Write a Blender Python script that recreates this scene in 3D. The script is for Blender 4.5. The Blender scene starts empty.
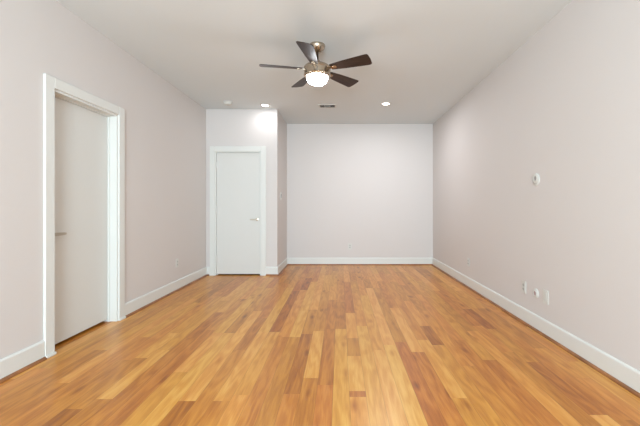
import bpy, bmesh, math, random
from mathutils import Vector, Matrix

# ------------------------------------------------------------------ camera, world, light, exposure
PI = math.pi
SC = bpy.context.scene
COL = SC.collection
EYE = 1.136
cam_d = bpy.data.cameras.new('camera')
cam = bpy.data.objects.new('camera', cam_d)
COL.objects.link(cam)
cam.location = (0, 0, EYE)
cam.rotation_euler = (PI / 2, 0, 0)
cam_d.sensor_width = 36
cam_d.lens = 36 * 340 / 640
cam_d.shift_x = -20 / 640
cam_d.shift_y = -6.5 / 640
cam_d.clip_start = 0.02
SC.camera = cam

world = bpy.data.worlds.new('world')
SC.world = world
world.use_nodes = True
wn = world.node_tree
wn.nodes['Background'].inputs[0].default_value = (0.72, 0.84, 1.0, 1)
wn.nodes['Background'].inputs[1].default_value = 1.0

SC.view_settings.view_transform = 'Standard'
SC.view_settings.look = 'None'
SC.view_settings.gamma = 1.0
SC.view_settings.use_curve_mapping = False
SC.view_settings.exposure = 0.58

def area_light(name, loc, rot, sx, sy, power, color, spread=PI, shape='RECTANGLE'):
    d = bpy.data.lights.new(name, 'AREA')
    d.shape = shape
    d.size = sx
    if shape == 'RECTANGLE':
        d.size_y = sy
    d.energy = power
    d.color = color
    d.spread = spread
    o = bpy.data.objects.new(name, d)
    o.location = loc
    o.rotation_euler = rot
    COL.objects.link(o)
    return o

# daylight through the wide window in the wall behind the camera
area_light('daylight_window', (-0.2, -3.92, 1.42), (PI / 2, 0, 0), 3.3, 2.2, 165, (0.755, 0.93, 1.035), spread=math.radians(165))
# fill light added behind the camera, tilted up to brighten ceiling and walls
area_light('added_fill', (-0.2, -2.3, 1.2), (math.radians(125), 0, 0), 1.1, 1.1, 120, (0.755, 0.93, 1.035), spread=math.radians(170))

# ------------------------------------------------------------------ room dimensions
XL, XR = -2.21, 1.807
YF, YB = -3.7, 6.61          # wall behind the camera, far wall
YC, XC = 5.61, -1.035        # closet front, closet side
H = 2.74
T = 0.13

# ------------------------------------------------------------------ materials
def lin(c):
    return tuple(((v / 255) / 12.92 if v / 255 <= 0.04045 else ((v / 255 + 0.055) / 1.055) ** 2.4) for v in c) + (1,)

def mat(name, rgb, rough=0.5, metal=0.0, spec=0.5, bump=0.0, bscale=200, var=0.0, emis=None, estr=0.0):
    m = bpy.data.materials.new(name)
    m.use_nodes = True
    nt = m.node_tree
    b = nt.nodes['Principled BSDF']
    b.inputs['Base Color'].default_value = lin(rgb)
    b.inputs['Roughness'].default_value = rough
    b.inputs['Metallic'].default_value = metal
    b.inputs['Specular IOR Level'].default_value = spec
    if bump or var:
        tc = nt.nodes.new('ShaderNodeTexCoord')
        no = nt.nodes.new('ShaderNodeTexNoise')
        no.inputs['Scale'].default_value = bscale
        no.inputs['Detail'].default_value = 3
        nt.links.new(tc.outputs['Object'], no.inputs['Vector'])
        if bump:
            bp = nt.nodes.new('ShaderNodeBump')
            bp.inputs['Strength'].default_value = bump
            bp.inputs['Distance'].default_value = 0.002
            nt.links.new(no.outputs['Fac'], bp.inputs['Height'])
            nt.links.new(bp.outputs['Normal'], b.inputs['Normal'])
        if var:
            mx = nt.nodes.new('ShaderNodeMix')
            mx.data_type = 'RGBA'
            c = lin(rgb)
            mx.inputs['A'].default_value = tuple(v * (1 - var) for v in c[:3]) + (1,)
            mx.inputs['B'].default_value = tuple(min(1, v * (1 + var)) for v in c[:3]) + (1,)
            nt.links.new(no.outputs['Fac'], mx.inputs['Factor'])
            nt.links.new(mx.outputs['Result'], b.inputs['Base Color'])
    if emis:
        b.inputs['Emission Color'].default_value = lin(emis)
        b.inputs['Emission Strength'].default_value = estr
    return m

M_WALL = mat('wall_paint', (208, 202, 198), rough=0.75, spec=0.25, bump=0.12, bscale=260)
M_CEIL = mat('ceiling_paint', (217, 222, 223), rough=0.85, spec=0.15, bump=0.12, bscale=200)
M_TRIM = mat('trim_paint', (215, 215, 210), rough=0.36, spec=0.45, bump=0.03, bscale=60)
M_DOOR = mat('door_paint', (210, 209, 204), rough=0.42, spec=0.4, bump=0.05, bscale=90)
M_PLASTIC = mat('white_plastic', (207, 206, 200), rough=0.35, bump=0.01)
M_GREYPL = mat('grey_plastic', (150, 146, 142), rough=0.4, bump=0.01)
M_RECEP = mat('receptacle_plastic', (190, 190, 184), rough=0.4, bump=0.01)
M_DARK = mat('dark_recess', (60, 57, 54), rough=0.7, bump=0.01)
M_SLOT = mat('socket_slot', (120, 118, 112), rough=0.6, bump=0.01)
M_NICKEL = mat('satin_nickel', (186, 177, 162), rough=0.3, metal=1.0, bump=0.03, bscale=400)
M_BRONZE = mat('champagne_metal', (184, 170, 152), rough=0.26, metal=1.0, bump=0.03, bscale=300)
M_VENTM = mat('vent_metal', (214, 212, 207), rough=0.45, bump=0.02)
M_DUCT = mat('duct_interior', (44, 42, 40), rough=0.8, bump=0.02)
M_GLOBE = mat('opal_glass', (250, 244, 240), rough=0.25, emis=(243, 247, 252), estr=44.0, bump=0.01)
M_LENS = mat('downlight_lens', (250, 248, 244), rough=0.4, emis=(255, 246, 234), estr=6.0, bump=0.01)
M_GLASS = mat('window_glass', (255, 255, 255), rough=0.02, bump=0.0)
M_GLASS.node_tree.nodes['Principled BSDF'].inputs['Transmission Weight'].default_value = 1.0
M_GLASS.node_tree.nodes['Principled BSDF'].inputs['IOR'].default_value = 1.02

def wood_dark():
    m = bpy.data.materials.new('walnut_blade')
    m.use_nodes = True
    nt = m.node_tree
    b = nt.nodes['Principled BSDF']
    tc = nt.nodes.new('ShaderNodeTexCoord')
    mp = nt.nodes.new('ShaderNodeMapping')
    mp.inputs['Scale'].default_value = (4, 60, 10)
    no = nt.nodes.new('ShaderNodeTexNoise')
    no.inputs['Scale'].default_value = 1.6
    no.inputs['Detail'].default_value = 6
    cr = nt.nodes.new('ShaderNodeValToRGB')
    cr.color_ramp.elements[0].position = 0.32
    cr.color_ramp.elements[1].position = 0.7
    cr.color_ramp.elements[0].color = lin((24, 16, 13))
    cr.color_ramp.elements[1].color = lin((62, 43, 34))
    nt.links.new(tc.outputs['Object'], mp.inputs['Vector'])
    nt.links.new(mp.outputs['Vector'], no.inputs['Vector'])
    nt.links.new(no.outputs['Fac'], cr.inputs['Fac'])
    nt.links.new(cr.outputs['Color'], b.inputs['Base Color'])
    b.inputs['Roughness'].default_value = 0.45
    b.inputs['Specular IOR Level'].default_value = 0.35
    return m
M_BLADE = wood_dark()

def wood_shoe():
    m = bpy.data.materials.new('oak_shoe_moulding')
    m.use_nodes = True
    nt = m.node_tree
    b = nt.nodes['Principled BSDF']
    tc = nt.nodes.new('ShaderNodeTexCoord')
    no = nt.nodes.new('ShaderNodeTexNoise')
    no.inputs['Scale'].default_value = 5
    no.inputs['Detail'].default_value = 5
    cr = nt.nodes.new('ShaderNodeValToRGB')
    cr.color_ramp.elements[0].position = 0.3
    cr.color_ramp.elements[1].position = 0.7
    cr.color_ramp.elements[0].color = lin((112, 69, 36))
    cr.color_ramp.elements[1].color = lin((164, 106, 58))
    nt.links.new(tc.outputs['Object'], no.inputs['Vector'])
    nt.links.new(no.outputs['Fac'], cr.inputs['Fac'])
    nt.links.new(cr.outputs['Color'], b.inputs['Base Color'])
    b.inputs['Roughness'].default_value = 0.35
    return m
M_SHOE = wood_shoe()

def wood_floor():
    """Oak strips: 'tone' (0..1) and 'seed' come from each plank, uv = position inside the plank in metres."""
    m = bpy.data.materials.new('oak_floorboards')
    m.use_nodes = True
    nt = m.node_tree
    N, L = nt.nodes.new, nt.links.new
    b = nt.nodes['Principled BSDF']
    def mth(op, a, c=None, v=None):
        n = N('ShaderNodeMath'); n.operation = op
        if hasattr(a, 'links'): L(a, n.inputs[0])
        else: n.inputs[0].default_value = a
        if c is not None:
            if hasattr(c, 'links'): L(c, n.inputs[1])
            else: n.inputs[1].default_value = c
        return n.outputs[0]
    at = N('ShaderNodeAttribute'); at.attribute_name = 'tone'
    a2 = N('ShaderNodeAttribute'); a2.attribute_name = 'seed'
    uv = N('ShaderNodeUVMap'); uv.uv_map = 'plank'
    sx = N('ShaderNodeSeparateXYZ'); L(uv.outputs[0], sx.inputs[0])
    u, v = sx.outputs[0], sx.outputs[1]
    seed = a2.outputs['Fac']
    # low frequency figure (cathedral arches) per plank
    cx = N('ShaderNodeCombineXYZ')
    L(mth('MULTIPLY', u, 9.0), cx.inputs[0]); L(mth('MULTIPLY', v, 1.3), cx.inputs[1]); L(mth('MULTIPLY', seed, 57.0), cx.inputs[2])
    n1 = N('ShaderNodeTexNoise'); n1.inputs['Scale'].default_value = 1.0; n1.inputs['Detail'].default_value = 2; L(cx.outputs[0], n1.inputs['Vector'])
    rings = mth('SINE', mth('MULTIPLY', n1.outputs['Fac'], 36.0))
    rings = mth('MULTIPLY', mth('ADD', rings, 1.0), 0.5)
    # fine fibre
    cy = N('ShaderNodeCombineXYZ')
    L(mth('MULTIPLY', u, 160.0), cy.inputs[0]); L(mth('MULTIPLY', v, 9.0), cy.inputs[1]); L(mth('MULTIPLY', seed, 91.0), cy.inputs[2])
    n2 = N('ShaderNodeTexNoise'); n2.inputs['Scale'].default_value = 1.0; n2.inputs['Detail'].default_value = 4; L(cy.outputs[0], n2.inputs['Vector'])
    # wide cloudy change along the board
    cz = N('ShaderNodeCombineXYZ')
    L(mth('MULTIPLY', u, 24.0), cz.inputs[0]); L(mth('MULTIPLY', v, 1.3), cz.inputs[1]); L(mth('MULTIPLY', seed, 33.0), cz.inputs[2])
    n3 = N('ShaderNodeTexNoise'); n3.inputs['Scale'].default_value = 1.0; n3.inputs['Detail'].default_value = 3; L(cz.outputs[0], n3.inputs['Vector'])
    # knots
    ck = N('ShaderNodeCombineXYZ')
    L(mth('MULTIPLY', u, 7.0), ck.inputs[0]); L(mth('MULTIPLY', v, 2.6), ck.inputs[1]); L(mth('MULTIPLY', seed, 77.0), ck.inputs[2])
    vo = N('ShaderNodeTexVoronoi'); vo.inputs['Scale'].default_value = 1.0; L(ck.outputs[0], vo.inputs['Vector'])
    kn = N('ShaderNodeMapRange'); kn.inputs[1].default_value = 0.0; kn.inputs[2].default_value = 0.21; kn.inputs[3].default_value = 1.0; kn.inputs[4].default_value = 0.0
    L(vo.outputs['Distance'], kn.inputs[0])
    t = mth('ADD', mth('ADD', mth('MULTIPLY', at.outputs['Fac'], 0.76), 0.20), mth('MULTIPLY', mth('SUBTRACT', n3.outputs['Fac'], 0.5), 0.45))
    t = mth('ADD', t, mth('MULTIPLY', mth('SUBTRACT', rings, 0.5), 0.15))
    t = mth('ADD', t, mth('MULTIPLY', mth('SUBTRACT', n2.outputs['Fac'], 0.5), 0.34))
    t = mth('SUBTRACT', t, mth('MULTIPLY', kn.outputs[0], 0.36))
    cr = N('ShaderNodeValToRGB')
    e = cr.color_ramp.elements
    e[0].position = 0.0; e[0].color = lin((104, 62, 32))
    e[1].position = 1.0; e[1].color = lin((219, 168, 98))
    for p, c in ((0.25, (148, 88, 42)), (0.5, (182, 119, 60)), (0.75, (204, 144, 76))):
        x = e.new(p); x.color = lin(c)
    L(t, cr.inputs['Fac'])
    # hue drift per plank: some boards redder
    hs = N('ShaderNodeHueSaturation')
    L(cr.outputs['Color'], hs.inputs['Color'])
    L(mth('ADD', mth('MULTIPLY', seed, 0.012), 0.4935), hs.inputs['Hue'])
    hs.inputs['Saturation'].default_value = SAT
    # hairline seams along the board edges
    ed = mth('MINIMUM', mth('SUBTRACT', u, -0.05), mth('SUBTRACT', 0.05, u))
    sm = N('ShaderNodeMapRange'); sm.inputs[1].default_value = 0.0; sm.inputs[2].default_value = 0.0016; sm.inputs[3].default_value = 0.55; sm.inputs[4].default_value = 1.0
    L(ed, sm.inputs[0])
    mx = N('ShaderNodeMix'); mx.data_type = 'RGBA'; mx.blend_type = 'MULTIPLY'; mx.inputs['Factor'].default_value = 1.0
    L(hs.outputs['Color'], mx.inputs['A'])
    cc = N('ShaderNodeCombineColor'); [L(sm.outputs[0], cc.inputs[i]) for i in range(3)]
    L(cc.outputs[0], mx.inputs['B'])
    L(mx.outputs['Result'], b.inputs['Base Color'])
    bp = N('ShaderNodeBump'); bp.inputs['Strength'].default_value = 0.12; bp.inputs['Distance'].default_value = 0.001
    L(n2.outputs['Fac'], bp.inputs['Height']); L(bp.outputs['Normal'], b.inputs['Normal'])
    b.inputs['Roughness'].default_value = 0.33
    b.inputs['Specular IOR Level'].default_value = 0.6
    return m
SAT = 1.06
M_FLOOR = wood_floor()

# ------------------------------------------------------------------ mesh helpers
def box(bm, x0, x1, y0, y1, z0, z1, bev=0.0, seg=1):
    t = bmesh.new()
    bmesh.ops.create_cube(t, size=1)
    for v in t.verts:
        v.co = Vector(((x0 + x1) / 2 + v.co.x * (x1 - x0), (y0 + y1) / 2 + v.co.y * (y1 - y0), (z0 + z1) / 2 + v.co.z * (z1 - z0)))
    if bev:
        bmesh.ops.bevel(t, geom=t.edges[:], offset=bev, segments=seg, affect='EDGES', profile=0.5)
    merge(bm, t)

def merge(bm, t, mx=None):
    me = bpy.data.meshes.new('tmp')
    t.to_mesh(me)
    t.free()
    if mx is not None:
        me.transform(mx)
    bm.from_mesh(me)
    bpy.data.meshes.remove(me)

def lathe(bm, prof, seg=48, mx=None):
    """prof: (r, z) pairs; revolved about z."""
    t = bmesh.new()
    rows = []
    for r, z in prof:
        if r < 1e-6:
            rows.append([t.verts.new((0, 0, z))])
        else:
            rows.append([t.verts.new((r * math.cos(2 * PI * i / seg), r * math.sin(2 * PI * i / seg), z)) for i in range(seg)])
    for a, c in zip(rows, rows[1:]):
        for i in range(seg):
            j = (i + 1) % seg
            if len(a) == 1 and len(c) == 1: continue
            if len(a) == 1: t.faces.new((a[0], c[i], c[j]))
            elif len(c) == 1: t.faces.new((a[i], c[0], a[j]))
            else: t.faces.new((a[i], c[i], c[j], a[j]))
    bmesh.ops.recalc_face_normals(t, faces=t.faces[:])
    merge(bm, t, mx)

def prism(bm, pts, y0, y1, mx=None, bev=0.0):
    """pts in (x, z), extruded from y0 to y1"""
    t = bmesh.new()
    a = [t.verts.new((p[0], y0, p[1])) for p in pts]
    c = [t.verts.new((p[0], y1, p[1])) for p in pts]
    n = len(pts)
    t.faces.new(a); t.faces.new(c[::-1])
    for i in range(n):
        t.faces.new((a[i], c[i], c[(i + 1) % n], a[(i + 1) % n]))
    bmesh.ops.recalc_face_normals(t, faces=t.faces[:])
    if bev:
        bmesh.ops.bevel(t, geom=t.edges[:], offset=bev, segments=2, affect='EDGES')
    merge(bm, t, mx)

def obj(name, bm, m, parent=None, smooth=False, label=None):
    me = bpy.data.meshes.new(name)
    bm.to_mesh(me)
    bm.free()
    me.materials.append(m)
    o = bpy.data.objects.new(name, me)
    COL.objects.link(o)
    if parent is not None:
        o.parent = parent
    if smooth:
        for p in me.polygons:
            p.use_smooth = True
        try:
            me.set_sharp_from_angle(angle=math.radians(38))
        except Exception:
            pass
    if label:
        o['label'] = label
    return o

def struct(name, bm, m, parent=None, smooth=False):
    o = obj(name, bm, m, parent, smooth)
    if parent is None:
        o['kind'] = 'structure'
    return o

def thing(name, label, cat, loc, rotz=0, group=None):
    o = bpy.data.objects.new(name, None)
    COL.objects.link(o)
    o.empty_display_size = 0.05
    o.location = loc
    o.rotation_euler = (0, 0, rotz)
    o['label'] = label
    o['category'] = cat
    if group: o['group'] = group
    return o

def copy_thing(o, label, loc, rotz, parent=None):
    c = o.copy()
    COL.objects.link(c)
    if parent is None:
        c['label'] = label
        c.location = loc
        c.rotation_euler = (0, 0, rotz)
    else:
        c.parent = parent
    for ch in list(o.children):
        copy_thing(ch, None, None, None, c)
    return c

# ------------------------------------------------------------------ floor of random-length oak strips
def build_floor():
    rnd = random.Random(11)
    PW, X0 = 0.1, -0.043
    def Z(y): return 386.2 / (y - 206.5)
    # boards that stand out: row, distance range given by where they end, tone
    fixed = {
        -3: [(394, 334, .22)], -5: [(440, 337, .44)], -4: [(440, 337, .42)], -2: [(377, 331, .80), (440, 378, .42)],
        -1: [(440, 385, .46), (384, 329, .32), (328, 300, .38)], 0: [(440, 329, .74), (328, 302, .36)],
        1: [(440, 397, .76), (397, 391, .30), (391, 356, .78), (355, 338, .42), (337, 313, .80)],
        2: [(440, 326, .76)], 3: [(440, 350, .82), (349, 314, .66)], 4: [(440, 345, .86), (344, 288, .90)],
        5: [(440, 342, .34)], 6: [(440, 352, .42)], 7: [(397, 340, .76), (440, 398, .50)], 8: [(344, 326, .20), (440, 345, .52)],
        9: [(440, 366, .46)], 10: [(440, 340, .42)], 11: [(440, 360, .36)], 12: [(440, 331, .70)], 13: [(440, 352, .42)],
        14: [(329, 309, .18), (415, 362, .24)], 15: [(420, 340, .44)], -6: [(331, 291, .20), (440, 395, .70), (394, 332, .68)],
        -7: [(400, 332, .76), (440, 401, .44)], -8: [(440, 350, .44), (349, 318, .34)], -9: [(400, 311, .80), (440, 401, .20)],
        -10: [(440, 333, .82)], -11: [(372, 333, .80), (440, 372, .66)], -12: [(440, 330, .38)], -13: [(440, 338, .34)],
        -14: [(398, 350, .80), (440, 399, .36)], -15: [(357, 333, .78), (440, 409, .12), (408, 358, .38)],
        -16: [(440, 360, .44)], -17: [(440, 372, .42)], -18: [(382, 350, .76), (440, 383, .44)], -19: [(440, 350, .38)],
    }
    bm = bmesh.new()
    uvl = bm.loops.layers.uv.new('plank')
    tl = bm.faces.layers.float.new('tone')
    sl = bm.faces.layers.float.new('seed')
    def plank(x0, x1, y0, y1, k, tone, seed):
        vs = [bm.verts.new(p) for p in ((x0, y0, 0), (x1, y0, 0), (x1, y1, 0), (x0, y1, 0))]
        f = bm.faces.new(vs)
        f[tl] = tone
        f[sl] = seed
        c = X0 + PW * (k + .5)
        for lo in f.loops:
            lo[uvl].uv = (lo.vert.co.x - c, lo.vert.co.y - y0 + seed * 7)
    ya, yb = YF - T, YB + T
    for k in range(-24, 21):
        x0, x1 = max(X0 + PW * k, XL - 1.3), min(X0 + PW * (k + 1), XR + T)
        if x1 <= x0: continue
        spans = sorted((Z(a), Z(c), t) for a, c, t in fixed.get(k, []))
        y = ya
        i = 0
        out = []
        while y < yb - 1e-4:
            nxt = spans[i] if i < len(spans) else None
            if nxt and abs(nxt[0] - y) < 0.12:
                out.append((y, nxt[1], nxt[2])); y = nxt[1]; i += 1
                continue
            lim = nxt[0] if nxt else yb
            ln = rnd.uniform(0.45, 1.7)
            y1 = min(y + ln, lim)
            if lim - y1 < 0.2: y1 = lim
            tone = min(.92, max(.1, rnd.gauss(.56, .15)))
            out.append((y, y1, tone)); y = y1
        for (a, c, t) in out:
            plank(x0, x1, a, min(c, yb), k, t, rnd.random())
    # underside and rim so that the floor is a slab
    vs = [bm.verts.new(p) for p in ((XL - 1.3, ya, -.02), (XL - 1.3, yb, -.02), (XR + T, yb, -.02), (XR + T, ya, -.02))]
    bm.faces.new(vs)
    o = struct('floor', bm, M_FLOOR)
    return o
build_floor()

# ------------------------------------------------------------------ ceiling and walls
bm = bmesh.new(); box(bm, XL - T, XR + T, YF - T, YB + T, H, H + .12); struct('ceiling', bm, M_CEIL)

# left wall with the door opening
DY0, DY1, DH = 2.612, 3.378, 2.045
bm = bmesh.new()
box(bm, XL - T, XL, YF - T, DY0, 0, H)
box(bm, XL - T, XL, DY1, YB + T, 0, H)
box(bm, XL - T, XL, DY0, DY1, DH, H)
struct('wall_left', bm, M_WALL)
bm = bmesh.new(); box(bm, XR, XR + T, YF - T, YB + T, 0, H); struct('wall_right', bm, M_WALL)
bm = bmesh.new(); box(bm, XL, XR, YB, YB + T, 0, H); struct('wall_back', bm, M_WALL)
# closet: front wall with its door opening, and side wall
CX0, CX1 = -2.060, -1.302
bm = bmesh.new()
box(bm, XL, CX0, YC, YC + .115, 0, H)
box(bm, CX1, XC, YC, YC + .115, 0, H)
box(bm, CX0, CX1, YC, YC + .115, DH, H)
box(bm, XC - .115, XC, YC + .115, YB, 0, H)
struct('wall_closet', bm, M_WALL)
# wall behind the camera with a wide window
WX0, WX1, WZ0, WZ1 = -1.85, 1.45, .32, 2.52
bm = bmesh.new()
box(bm, XL, WX0, YF - T, YF, 0, H)
box(bm, WX1, XR, YF - T, YF, 0, H)
box(bm, WX0, WX1, YF - T, YF, 0, WZ0)
box(bm, WX0, WX1, YF - T, YF, WZ1, H)
struct('wall_front', bm, M_WALL)
win = bpy.data.objects.new('window_1', None); COL.objects.link(win); win['kind'] = 'structure'
win.location = ((WX0 + WX1) / 2, YF - .08, WZ0)
bm = bmesh.new()
w2, hh = (WX1 - WX0) / 2, WZ1 - WZ0
for a, c in ((-w2, -w2 + .05), (w2 - .05, w2), (-.6, -.55), (.55, .6)):
    box(bm, a, c, -.03, .03, 0, hh, .004)
box(bm, -w2, w2, -.03, .03, 0, .05, .004); box(bm, -w2, w2, -.03, .03, hh - .05, hh, .004)
obj('window_frame', bm, M_TRIM, win)
bm = bmesh.new(); box(bm, -w2 - .06, w2 + .06, .06, .13, -.035, -.003, .004)
obj('window_sill', bm, M_TRIM, win)
# unseen hall box behind the left door, added to stop light leaking under it
bm = bmesh.new()
box(bm, XL - 1.3, XL - 1.2, 2.2, 3.8, 0, H)
box(bm, XL - 1.2, XL - T, 2.1, 2.2, 0, H)
box(bm, XL - 1.2, XL - T, 3.8, 3.9, 0, H)
box(bm, XL - 1.3, XL - T, 2.1, 3.9, H, H + .1)
struct('wall_leak_block', bm, M_WALL)

# ------------------------------------------------------------------ baseboards with oak shoe moulding
BH, BT = .142, .016
BPROF = [(0, 0), (BT, 0), (BT, BH - .012), (BT - .004, BH - .004), (BT - .009, BH), (0, BH)]
SPROF = [(BT, 0)] + [(BT + .017 * math.cos(a), .021 * math.sin(a)) for a in [i * PI / 12 for i in range(7)]] + [(BT, .021)]
def run(bm, prof, x0, y0, x1, y1, m0=0, m1=0):
    """profile swept on the wall line from p0 to p1; the room lies on the left hand side; m0/m1: mitre (+1 inner corner, -1 outer)"""
    d = Vector((x1 - x0, y1 - y0)); ln = d.length; d /= ln
    nrm = Vector((-d.y, d.x))
    rows = []
    for s, mm in ((0, m0), (1, m1)):
        r = []
        for (o, z) in prof:
            sh = mm * o * (1 if s == 0 else -1)
            p = Vector((x0, y0)) + d * (ln * s + sh) + nrm * o
            r.append(bm.verts.new((p.x, p.y, z)))
        rows.append(r)
    n = len(prof)
    f = [bm.faces.new(rows[0]), bm.faces.new(rows[1][::-1])]
    for i in range(n):
        f.append(bm.faces.new((rows[0][i], rows[0][(i + 1) % n], rows[1][(i + 1) % n], rows[1][i])))
    bmesh.ops.recalc_face_normals(bm, faces=f)

CAS = .083         # casing width
def board(name, segs):
    bm = bmesh.new(); [run(bm, BPROF, *s) for s in segs]
    o = struct(name, bm, M_TRIM)
    bm = bmesh.new(); [run(bm, SPROF, *s) for s in segs]
    obj('shoe_moulding', bm, M_SHOE, o, smooth=True, label='brown oak shoe moulding')
    return o
board('baseboard_right', [(XR, YF, XR, YB, 1, 1)])
board('baseboard_back', [(XR, YB, XC, YB, 1, 1)])
board('baseboard_recess', [(XC, YB, XC, YC, 1, -1)])
board('baseboard_closet', [(XC, YC, CX1 + CAS, YC, -1, 0), (CX0 - CAS, YC, XL, YC, 0, 1)])
board('baseboard_left', [(XL, YC, XL, DY1 + CAS, 1, 0), (XL, DY0 - CAS, XL, YF, 0, 1)])
board('baseboard_front', [(XL, YF, XR, YF, 1, 1)])

# ------------------------------------------------------------------ door casings, jambs
def casing(name, place, w, stop_at, depth):
    """built in local frame: wall face at y=0, room towards -y, opening x 0..w; place = matrix to world"""
    bm = bmesh.new()
    ct = .02
    def b(*a, **k): box(bm, *a, **k)
    b(-CAS, 0.0, -ct, 0, 0, DH + CAS, bev=.003)
    b(w, w + CAS, -ct, 0, 0, DH + CAS, bev=.003)
    b(0, w, -ct, 0, DH, DH + CAS, bev=.003)
    # jamb liners
    b(-.001, .018, -.004, depth, 0, DH); b(w - .018, w + .001, -.004, depth, 0, DH); b(.018, w - .018, -.004, depth, DH - .018, DH + .001)
    # stops
    s0, s1 = stop_at
    b(.018, .026, s0, s1, 0, DH - .018); b(w - .026, w - .018, s0, s1, 0, DH - .018); b(.026, w - .026, s0, s1, DH - .026, DH - .018)
    # small painted shoe blocks at the feet
    for x0, x1 in ((-CAS - .004, .004), (w - .004, w + CAS + .004)):
        b(x0, x1, -ct - .012, -ct + .002, 0, .022, bev=.004)
    o = struct(name, bm, M_TRIM)
    o.matrix_world = place
    return o
PL = Matrix.Translation((XL, DY0, 0)) @ Matrix.Rotation(PI / 2, 4, 'Z')       # local x -> +Y, local -y -> +X
PC = Matrix.Translation((CX0, YC, 0))
casing('trim_1', PL, DY1 - DY0, (.064, .083), .13)
casing('trim_2', PC, CX1 - CX0, (.05, .09), .115)

def lever_handle(parent, x, z, y, direction):
    """satin lever on a round rose; door face at y (room towards -y); lever runs along x by direction"""
    bm = bmesh.new()
    R = Matrix.Translation((x, y, z)) @ Matrix.Rotation(PI / 2, 4, 'X')
    lathe(bm, [(0, .0), (.027, 0), (.027, .006), (.024, .010), (.012, .012), (.011, .045), (.0105, .055), (0, .056)], 32, R)
    pts = [(0, -.012), (.02, -.013), (.06, -.012), (.100, -.010), (.112, -.005), (.112, .006), (.100, .010), (.06, .012), (.02, .013), (0, .013)]
    t = bmesh.new()
    prism(t, [(p[0] * direction, p[1]) for p in pts], -.056, -.042)
    bmesh.ops.bevel(t, geom=t.edges[:], offset=.003, segments=2, affect='EDGES')
    merge(bm, t, Matrix.Translation((x, y, z)))
    return obj('door_handle', bm, M_NICKEL, parent, smooth=True, label='satin nickel lever handle')

# door_1: left wall, swings into the hall, slab set back in the frame
d1 = bpy.data.objects.new('door_1', None); COL.objects.link(d1); d1['kind'] = 'structure'; d1.matrix_world = PL
w = DY1 - DY0
bm = bmesh.new(); box(bm, .021, w - .021, .085, .125, .024, DH - .021, bev=.0015)
obj('door_slab', bm, M_DOOR, d1)
lever_handle(d1, .066, .915, .085, 1)
# door_2: closet door, opens into the room, hinges on the left
d2 = bpy.data.objects.new('door_2', None); COL.objects.link(d2); d2['kind'] = 'structure'; d2.matrix_world = PC
w = CX1 - CX0
bm = bmesh.new(); box(bm, .021, w - .021, .010, .048, .020, DH - .021, bev=.0015)
obj('door_slab', bm, M_DOOR, d2)
lever_handle(d2, w - .066, .922, .010, -1)
for z in (.27, 1.06, 1.82):
    bm = bmesh.new()
    lathe(bm, [(0, -.052), (.006, -.050), (.0065, -.045), (.0065, .045), (.006, .05), (0, .052)], 16, Matrix.Translation((.0195, -.002, z)))
    box(bm, .0195, .036, .006, .0105, -.045 + z, .045 + z)
    obj('hinge', bm, M_VENTM, d2, smooth=True)

# ------------------------------------------------------------------ ceiling fan
FX, FY = -.226, 3.38
fan = thing('ceiling_fan', 'five blade ceiling fan with walnut blades, champagne motor and lit opal bowl', 'ceiling fan', (FX, FY, H))
bm = bmesh.new()
lathe(bm, [(0, 0), (.078, 0), (.079, -.012), (.074, -.03), (.058, -.056), (.036, -.072), (.02, -.078), (0, -.078)])
obj('canopy', bm, M_BRONZE, fan, smooth=True)
bm = bmesh.new()
lathe(bm, [(0, -.07), (.0125, -.07), (.0125, -.20), (0, -.20)], 24)
obj('downrod', bm, mat('dark_bronze', (70, 58, 50), rough=.35, metal=1.0, bump=.02), fan, smooth=True, label='thin dark bronze downrod')
bm = bmesh.new()
lathe(bm, [(.0125, -.15), (.024, -.153), (.03, -.175), (.03, -.195), (.0125, -.196)], 32)
obj('rod_collar', bm, M_BRONZE, fan, smooth=True)
bm = bmesh.new()
lathe(bm, [(0, -.188), (.05, -.188), (.095, -.198), (.122, -.212), (.131, -.222), (.134, -.232), (.134, -.238), (.131, -.241),
           (.131, -.292), (.134, -.295), (.134, -.304), (.129, -.310), (.118, -.312), (0, -.312)], 64)
obj('motor_housing', bm, M_BRONZE, fan, smooth=True)
bm = bmesh.new()
lathe(bm, [(.1, -.308), (.119, -.312), (.120, -.319), (.115, -.322), (.1, -.320)], 64)
obj('shade_ring', bm, M_BRONZE, fan, smooth=True)
bm = bmesh.new()
pr = [(.108, -.316)] + [(.106 * math.cos(a) ** .8, -.322 - .073 * math.sin(a)) for a in [i * PI / 2 / 14 for i in range(14)]] + [(0, -.395)]
lathe(bm, pr, 64)
obj('lamp_shade', bm, M_GLOBE, fan, smooth=True, label='glowing white opal glass bowl')
ZB = -.243
def blade_bm():
    bm = bmesh.new()
    out = [(.150, -.036), (.165, -.042), (.30, -.058), (.45, -.070), (.545, -.077), (.562, -.074), (.571, -.062), (.575, -.0), (.568, .058), (.556, .071), (.540, .075),
           (.45, .069), (.30, .058), (.165, .042), (.150, .036)]
    out = [(x * .98, y) for x, y in out]
    prism(bm, out, -.003, .003, Matrix.Rotation(-PI / 2, 4, 'X'), bev=.0012)
    return bm
def bracket_bm():
    bm = bmesh.new()
    out = [(.115, -.013), (.15, -.015), (.175, -.022), (.200, -.023), (.212, -.014), (.215, 0), (.212, .014), (.200, .023), (.175, .022), (.15, .015), (.115, .013)]
    prism(bm, out, -.0025, .0025, Matrix.Translation((0, 0, -.0066)) @ Matrix.Rotation(-PI / 2, 4, 'X'), bev=.001)
    for x, y in ((.185, -.012), (.185, .012), (.203, 0)):
        lathe(bm, [(0, -.0125), (.004, -.0118), (.005, -.009), (0, -.009)], 12, Matrix.Translation((x, y, 0)))
    return bm
b0, k0 = blade_bm(), bracket_bm()
first = None
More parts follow.
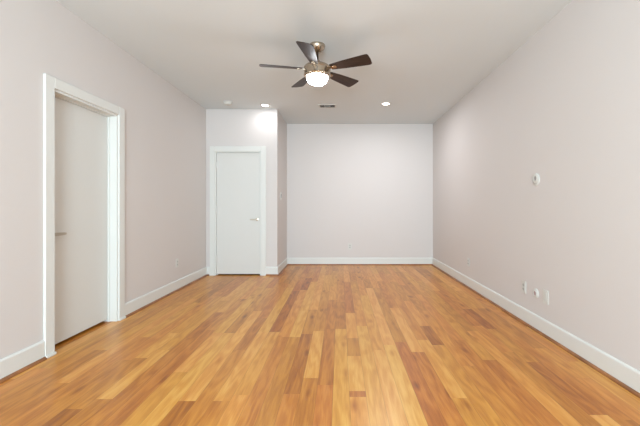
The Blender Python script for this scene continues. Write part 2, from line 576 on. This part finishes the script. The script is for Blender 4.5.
for i in range(5):
    th = math.radians(190.6 + 72 * i)
    if first is None:
        b = obj('fan_blade', b0, M_BLADE, fan); k = obj('blade_bracket', k0, M_BRONZE, fan)
        first = (b, k)
    else:
        b, k = first[0].copy(), first[1].copy()
        COL.objects.link(b); COL.objects.link(k)
        b.parent = fan; k.parent = fan
    for o in (b, k):
        o.location = (0, 0, ZB)
        o.rotation_euler = (math.radians(-14), 0, th)

# ------------------------------------------------------------------ recessed downlights
def downlight(loc, label):
    t = thing('recessed_light', label, 'ceiling light', loc, 0, 'recessed ceiling lights')
    bm = bmesh.new()
    lathe(bm, [(.058, 0), (.084, 0), (.085, -.003), (.080, -.007), (.062, -.009), (.057, -.007), (.056, 0)], 48)
    obj('trim_ring', bm, M_PLASTIC, t, smooth=True)
    bm = bmesh.new()
    lathe(bm, [(0, -.0005), (.0575, -.0005), (.0575, -.0035), (.03, -.0050), (0, -.0055)], 48)
    obj('lens', bm, M_LENS, t, smooth=True, label='bright white glowing lens')
    return t
r0 = downlight((.716, 5.30, H), 'round lit recessed light alone on the right of the ceiling')
r1 = copy_thing(r0, 'round lit recessed light just in front of the closet wall', (-1.185, 5.38, H), 0)
for x, y, p in ((.716, 5.30, 14), (-1.185, 5.38, 1.7)):
    area_light('downlight_beam', (x, y, H - .012), (0, 0, 0), .11, .11, p, (.93, .95, 1.0), shape='DISK', spread=math.radians(178))

# ------------------------------------------------------------------ smoke detector
sd = thing('smoke_detector', 'round white smoke detector on the ceiling near the closet', 'smoke detector', (-1.72, 5.22, H))
bm = bmesh.new(); lathe(bm, [(0, 0), (.068, 0), (.068, -.01), (.064, -.012), (0, -.012)]); obj('base', bm, M_PLASTIC, sd, smooth=True)
bm = bmesh.new(); lathe(bm, [(0, -.012), (.058, -.012), (.058, -.017), (.053, -.019), (.053, -.022), (.061, -.024), (.060, -.034), (.05, -.042), (.02, -.045), (0, -.045)])
obj('cover', bm, M_PLASTIC, sd, smooth=True)
bm = bmesh.new(); lathe(bm, [(0, -.0445), (.009, -.0445), (.009, -.048), (0, -.048)], 24); obj('test_button', bm, M_GREYPL, sd, smooth=True)

# ------------------------------------------------------------------ ceiling register
vt = thing('ceiling_vent', 'small rectangular ceiling air register beyond the fan', 'vent', (-.200, 5.42, H))
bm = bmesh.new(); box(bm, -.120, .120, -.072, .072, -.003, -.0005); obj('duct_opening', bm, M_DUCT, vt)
bm = bmesh.new()
box(bm, -.14, -.118, -.09, .09, -.009, 0, .002); box(bm, .118, .14, -.09, .09, -.009, 0, .002)
box(bm, -.118, .118, -.09, -.070, -.009, 0, .002); box(bm, -.118, .118, .070, .09, -.009, 0, .002)
box(bm, -.044, -.038, -.07, .07, -.009, -.001); box(bm, .038, .044, -.07, .07, -.009, -.001)
obj('vent_frame', bm, M_VENTM, vt)
def slat(cx, cy, ln, ang, along):
    bm = bmesh.new()
    t = bmesh.new(); box(t, -ln / 2, ln / 2, -.006, .006, -.0007, .0007)
    R = Matrix.Rotation(PI / 2, 4, 'Z') if along == 'y' else Matrix.Identity(4)
    merge(bm, t, Matrix.Translation((cx, cy, -.011)) @ R @ Matrix.Rotation(ang, 4, 'X'))
    obj('slat', bm, M_VENTM, vt)
for i in range(5):
    slat(-.108 + i * .0155, 0, .138, math.radians(62), 'y')
    slat(.108 - i * .0155, 0, .138, math.radians(-84), 'y')
for i in range(7):
    slat(0, -.057 + i * .019, .075, math.radians(24), 'x')

# ------------------------------------------------------------------ wall plates (local: wall at y=0, room towards -y, centre at origin)
def rr(w, h, r, n=5):
    p = []
    for cx, cz, a0 in ((w / 2 - r, h / 2 - r, 0), (-w / 2 + r, h / 2 - r, PI / 2), (-w / 2 + r, -h / 2 + r, PI), (w / 2 - r, -h / 2 + r, 1.5 * PI)):
        for i in range(n + 1):
            a = a0 + PI / 2 * i / n
            p.append((cx + r * math.cos(a), cz + r * math.sin(a)))
    return p
def plate_bm(w, h, t=.006):
    bm = bmesh.new()
    prism(bm, rr(w, h, .005), -t, 0, bev=.0015)
    return bm
def screw(parent, x, z, y):
    bm = bmesh.new(); lathe(bm, [(0, 0), (.0035, 0), (.0035, .0012), (.002, .0018), (0, .0018)], 12, Matrix.Translation((x, y, z)) @ Matrix.Rotation(PI / 2, 4, 'X'))
    obj('screw', bm, M_VENTM, parent)
def outlet(label, loc, rz):
    t = thing('wall_outlet', label, 'electrical outlet', loc, rz, 'duplex wall outlets')
    obj('wall_plate', plate_bm(.074, .118), M_PLASTIC, t)
    for s in (1, -1):
        bm = bmesh.new(); prism(bm, rr(.034, .029, .010), -.0085, -.0055, Matrix.Translation((0, 0, s * .0195)), bev=.0008)
        r = obj('receptacle', bm, M_RECEP, t)
        bm = bmesh.new()
        for x, h in ((-.0065, .009), (.0065, .007)):
            box(bm, x - .0012, x + .0012, -.0089, -.0083, s * .0195 - h / 2 + .003, s * .0195 + h / 2 + .003)
        lathe(bm, [(0, 0), (.0026, 0), (.0026, .0006), (0, .0006)], 12, Matrix.Translation((0, -.0083, s * .0195 - .0075)) @ Matrix.Rotation(PI / 2, 4, 'X'))
        obj('slot', bm, M_DARK, r)
    screw(t, 0, 0, -.006)
    return t
R90 = PI / 2
o0 = outlet('white duplex outlet low on the left wall', (XL, 4.61, .37), R90)
copy_thing(o0, 'white duplex outlet low on the far back wall', (.194, YB, .36), 0)
copy_thing(o0, 'white duplex outlet low on the right wall, far end near the corner', (XR, 4.78, .354), -R90)
copy_thing(o0, 'white duplex outlet on the right wall, left beside the round plate', (XR, 3.335, .347), -R90)

def round_plate(label, loc, rz, name, rad, hole, hz, mhole, group=None):
    t = thing(name, label, 'wall plate', loc, rz, group)
    RX = Matrix.Rotation(PI / 2, 4, 'X')
    bm = bmesh.new()
    lathe(bm, [(0, 0), (rad, 0), (rad, .003), (rad - .004, .007), (rad - .012, .009), (0, .0095)], 48, RX)
    obj('wall_plate', bm, M_PLASTIC, t, smooth=True)
    bm = bmesh.new()
    lathe(bm, [(hole, .009), (hole + .001, .012), (hole + .005, .0125), (hole + .008, .009)], 40, Matrix.Translation((0, 0, hz)) @ RX)
    obj('collar', bm, M_PLASTIC, t, smooth=True)
    bm = bmesh.new()
    lathe(bm, [(0, .0095), (hole, .0095), (hole, .0103), (0, .0103)], 32, Matrix.Translation((0, 0, hz)) @ RX)
    obj('opening', bm, mhole, t)
    return t
p = round_plate('round white cable plate with grey opening, chest high on right wall', (XR, 3.13, 1.385), -R90, 'cable_plate', .058, .021, .010, M_GREYPL)
bm = bmesh.new()
for a0, a1, r in ((-145, -60, .040),):
    n = 10
    for i in range(n):
        a = math.radians(a0 + (a1 - a0) * (i + .5) / n)
        t = bmesh.new(); box(t, -.0045, .0045, -.0105, -.0085, -.0018, .0018)
        merge(bm, t, Matrix.Translation((r * math.cos(a), 0, r * math.sin(a))) @ Matrix.Rotation(-(a + PI / 2), 4, 'Y'))
obj('groove', bm, M_GREYPL, p)
round_plate('small round white wall plate between the two rectangular plates on right wall', (XR, 3.135, .336), -R90, 'round_outlet', .045, .020, 0, mat('pinkish_plastic', (172, 150, 148), rough=.5, bump=.01))
t = thing('blank_wall_plate', 'tall white wall plate with long insert, nearest of three low plates on right wall', 'wall plate', (XR, 2.983, .342), -R90)
obj('wall_plate', plate_bm(.078, .125), M_PLASTIC, t)
bm = bmesh.new(); prism(bm, rr(.036, .072, .003), -.0085, -.0055, bev=.0008); obj('insert', bm, mat('insert_plastic', (205, 206, 200), rough=.4, bump=.01), t)
screw(t, 0, .047, -.006); screw(t, 0, -.047, -.006)

# switches on the closet side wall
t = thing('light_switch', 'white light switch plate on the closet side wall', 'light switch', (XC, 5.93, 1.318), R90)
obj('wall_plate', plate_bm(.12, .13, .010), M_PLASTIC, t)
for x, m in ((-.024, M_GREYPL), (.024, M_PLASTIC)):
    bm = bmesh.new()
    t2 = bmesh.new(); prism(t2, rr(.034, .068, .002), -.006, 0, bev=.001)
    merge(bm, t2, Matrix.Translation((x, -.0095, 0)) @ Matrix.Rotation(math.radians(4), 4, 'X'))
    obj('rocker', bm, m, t)
